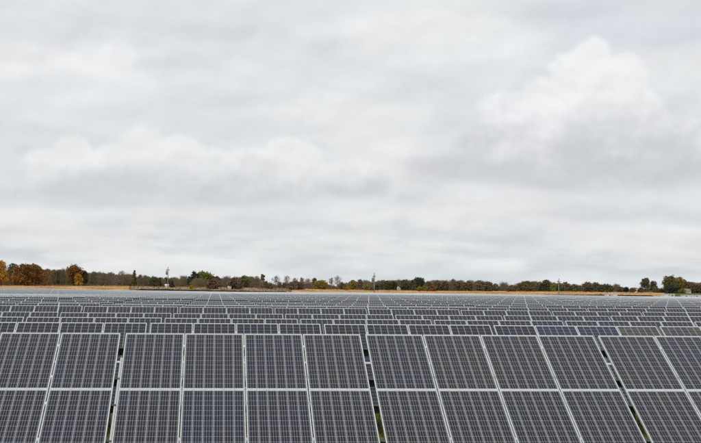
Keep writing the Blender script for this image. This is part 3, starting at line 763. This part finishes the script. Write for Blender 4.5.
# ------------------------------------------------------------------ sheds, houses, cabinets
def gable(name, px, Y, w, d, wall_h, roof_h, roofmat, label, rz=0, cat='house', ridge_x=True, dark=True):
    p = at(px, 289, Y); gz = ground_z(p.x, Y)
    t = empty(name, (p.x, Y, gz - .05), label, cat); t.rotation_euler = (0, 0, rz)
    m = MB(); hw, hd = w / 2, d / 2; H = wall_h; RH = wall_h + roof_h
    m.box(-hw, hw, -hd, hd, 0, H)
    if ridge_x:
        m.face([(-hw, -hd, H), (-hw, hd, H), (-hw, 0, RH - .1)]); m.face([(hw, -hd, H), (hw, 0, RH - .1), (hw, hd, H)])
    else:
        m.face([(-hw, -hd, H), (hw, -hd, H), (0, -hd, RH - .1)]); m.face([(-hw, hd, H), (0, hd, RH - .1), (hw, hd, H)])
    m.build('wall', MAT['shedwall'] if name == 'shed' else MAT['white'], t)
    m = MB(); o = .12; th = .08
    for sgn in (-1, 1):
        if ridge_x: a = [(-hw - o, sgn * (hd + o), H - .15), (hw + o, sgn * (hd + o), H - .15), (hw + o, 0, RH), (-hw - o, 0, RH)]
        else: a = [(sgn * (hw + o), -hd - o, H - .15), (sgn * (hw + o), hd + o, H - .15), (0, hd + o, RH), (0, -hd - o, RH)]
        b = [(x, y, z + th) for x, y, z in a]; m.face(a); m.face(b)
        for i in range(4): m.face([a[i], a[(i + 1) % 4], b[(i + 1) % 4], b[i]])
    m.build('roof', roofmat, t)
    if dark:
        for xx in (-w * .25, w * .25):
            m = MB(); m.box(xx - .4, xx + .4, -hd - .03, -hd - .005, wall_h * .4, wall_h * .8); f = m.build('window', MAT['dark'], t)
    return t
gable('shed', 398.7, 612, 1.3, 2.0, 1.25, .35, MAT['white'], 'small pale shed in a gap of the trees right of the middle pole', cat='shed', ridge_x=False, dark=False)
gable('house', 636.3, 608, 2.6, 3.2, 1.15, .75, MAT['roofred'], 'small white house with a red roof in the gap before the tall green tree', ridge_x=False)
gable('house', 664.3, 612, 3.0, 3.0, 1.0, 1.1, MAT['roofpink'], 'pink-roofed house partly hidden left of the big spreading olive tree', ridge_x=False, dark=False)
gable('shed', 686.6, 590, 2.2, 3.2, 1.0, .9, MAT['roofgrey'], 'grey-roofed shed below the broad rusty tree', rz=.3, cat='shed', dark=False)
gable('shed', 229.5, 560, 1.2, 1.6, .95, .3, MAT['white'], 'low pale shed on the tan grass left of the round dark red-brown tree', cat='shed', ridge_x=True, dark=False)
gable('shed', 166.8, 570, 1.3, 1.4, 1.15, .3, MAT['white'], 'low cream shed behind the foot of the pole with the transformer', cat='shed', ridge_x=True, dark=False)

def cabinet(px0, px1, y_top, Y, label, doors, marks):
    a, b = at(px0, y_top, Y), at(px1, y_top, Y); cx = (a.x + b.x) / 2; gz = ground_z(cx, Y); h = (a.z + b.z) / 2 - gz; w = b.x - a.x
    t = empty('equipment_cabinet', (cx, Y, gz - .02), label, 'cabinet', 'white equipment cabinets beyond the panels')
    m = MB(); m.box(-w / 2, w / 2, -1.2, 1.2, .15, h - .1); m.build('body', MAT['white'], t)
    m = MB(); m.box(-w / 2 - .08, w / 2 + .08, -1.28, 1.28, h - .1 + .002, h + .02); m.build('roof', MAT['white'], t)
    m = MB(); m.box(-w / 2 + .1, w / 2 - .1, -1.1, 1.1, 0, .148); m.build('plinth', MAT['grey'], t)
    for f in doors:
        m = MB(); m.box(-w / 2 + f * w - .22, -w / 2 + f * w + .22, -1.23, -1.205, h - .50, h - .16); m.build('vent', MAT['grey'], t)
    for f in marks:
        m = MB(); m.box(-w / 2 + f * w - .17, -w / 2 + f * w + .17, -1.23, -1.205, h - .40, h - .14); m.build('warning_sign', MAT['orange'], t)
    return t
cabinet(606, 616, 293.7, 340, 'white equipment cabinet below the green dome-shaped tree, leftmost of the cabinets', [.25], [.5])
cabinet(662.3, 673, 294.0, 340, 'white equipment cabinet below the pink-roofed house, middle one of the cabinets', [.8], [.5])
cabinet(682.3, 692, 294.9, 340, 'white equipment cabinet below the broad rusty tree, second from the right', [.25], [.75])
cabinet(692.6, 706, 295.0, 340, 'white equipment cabinet cut by the right edge of the photo', [.2], [.55])
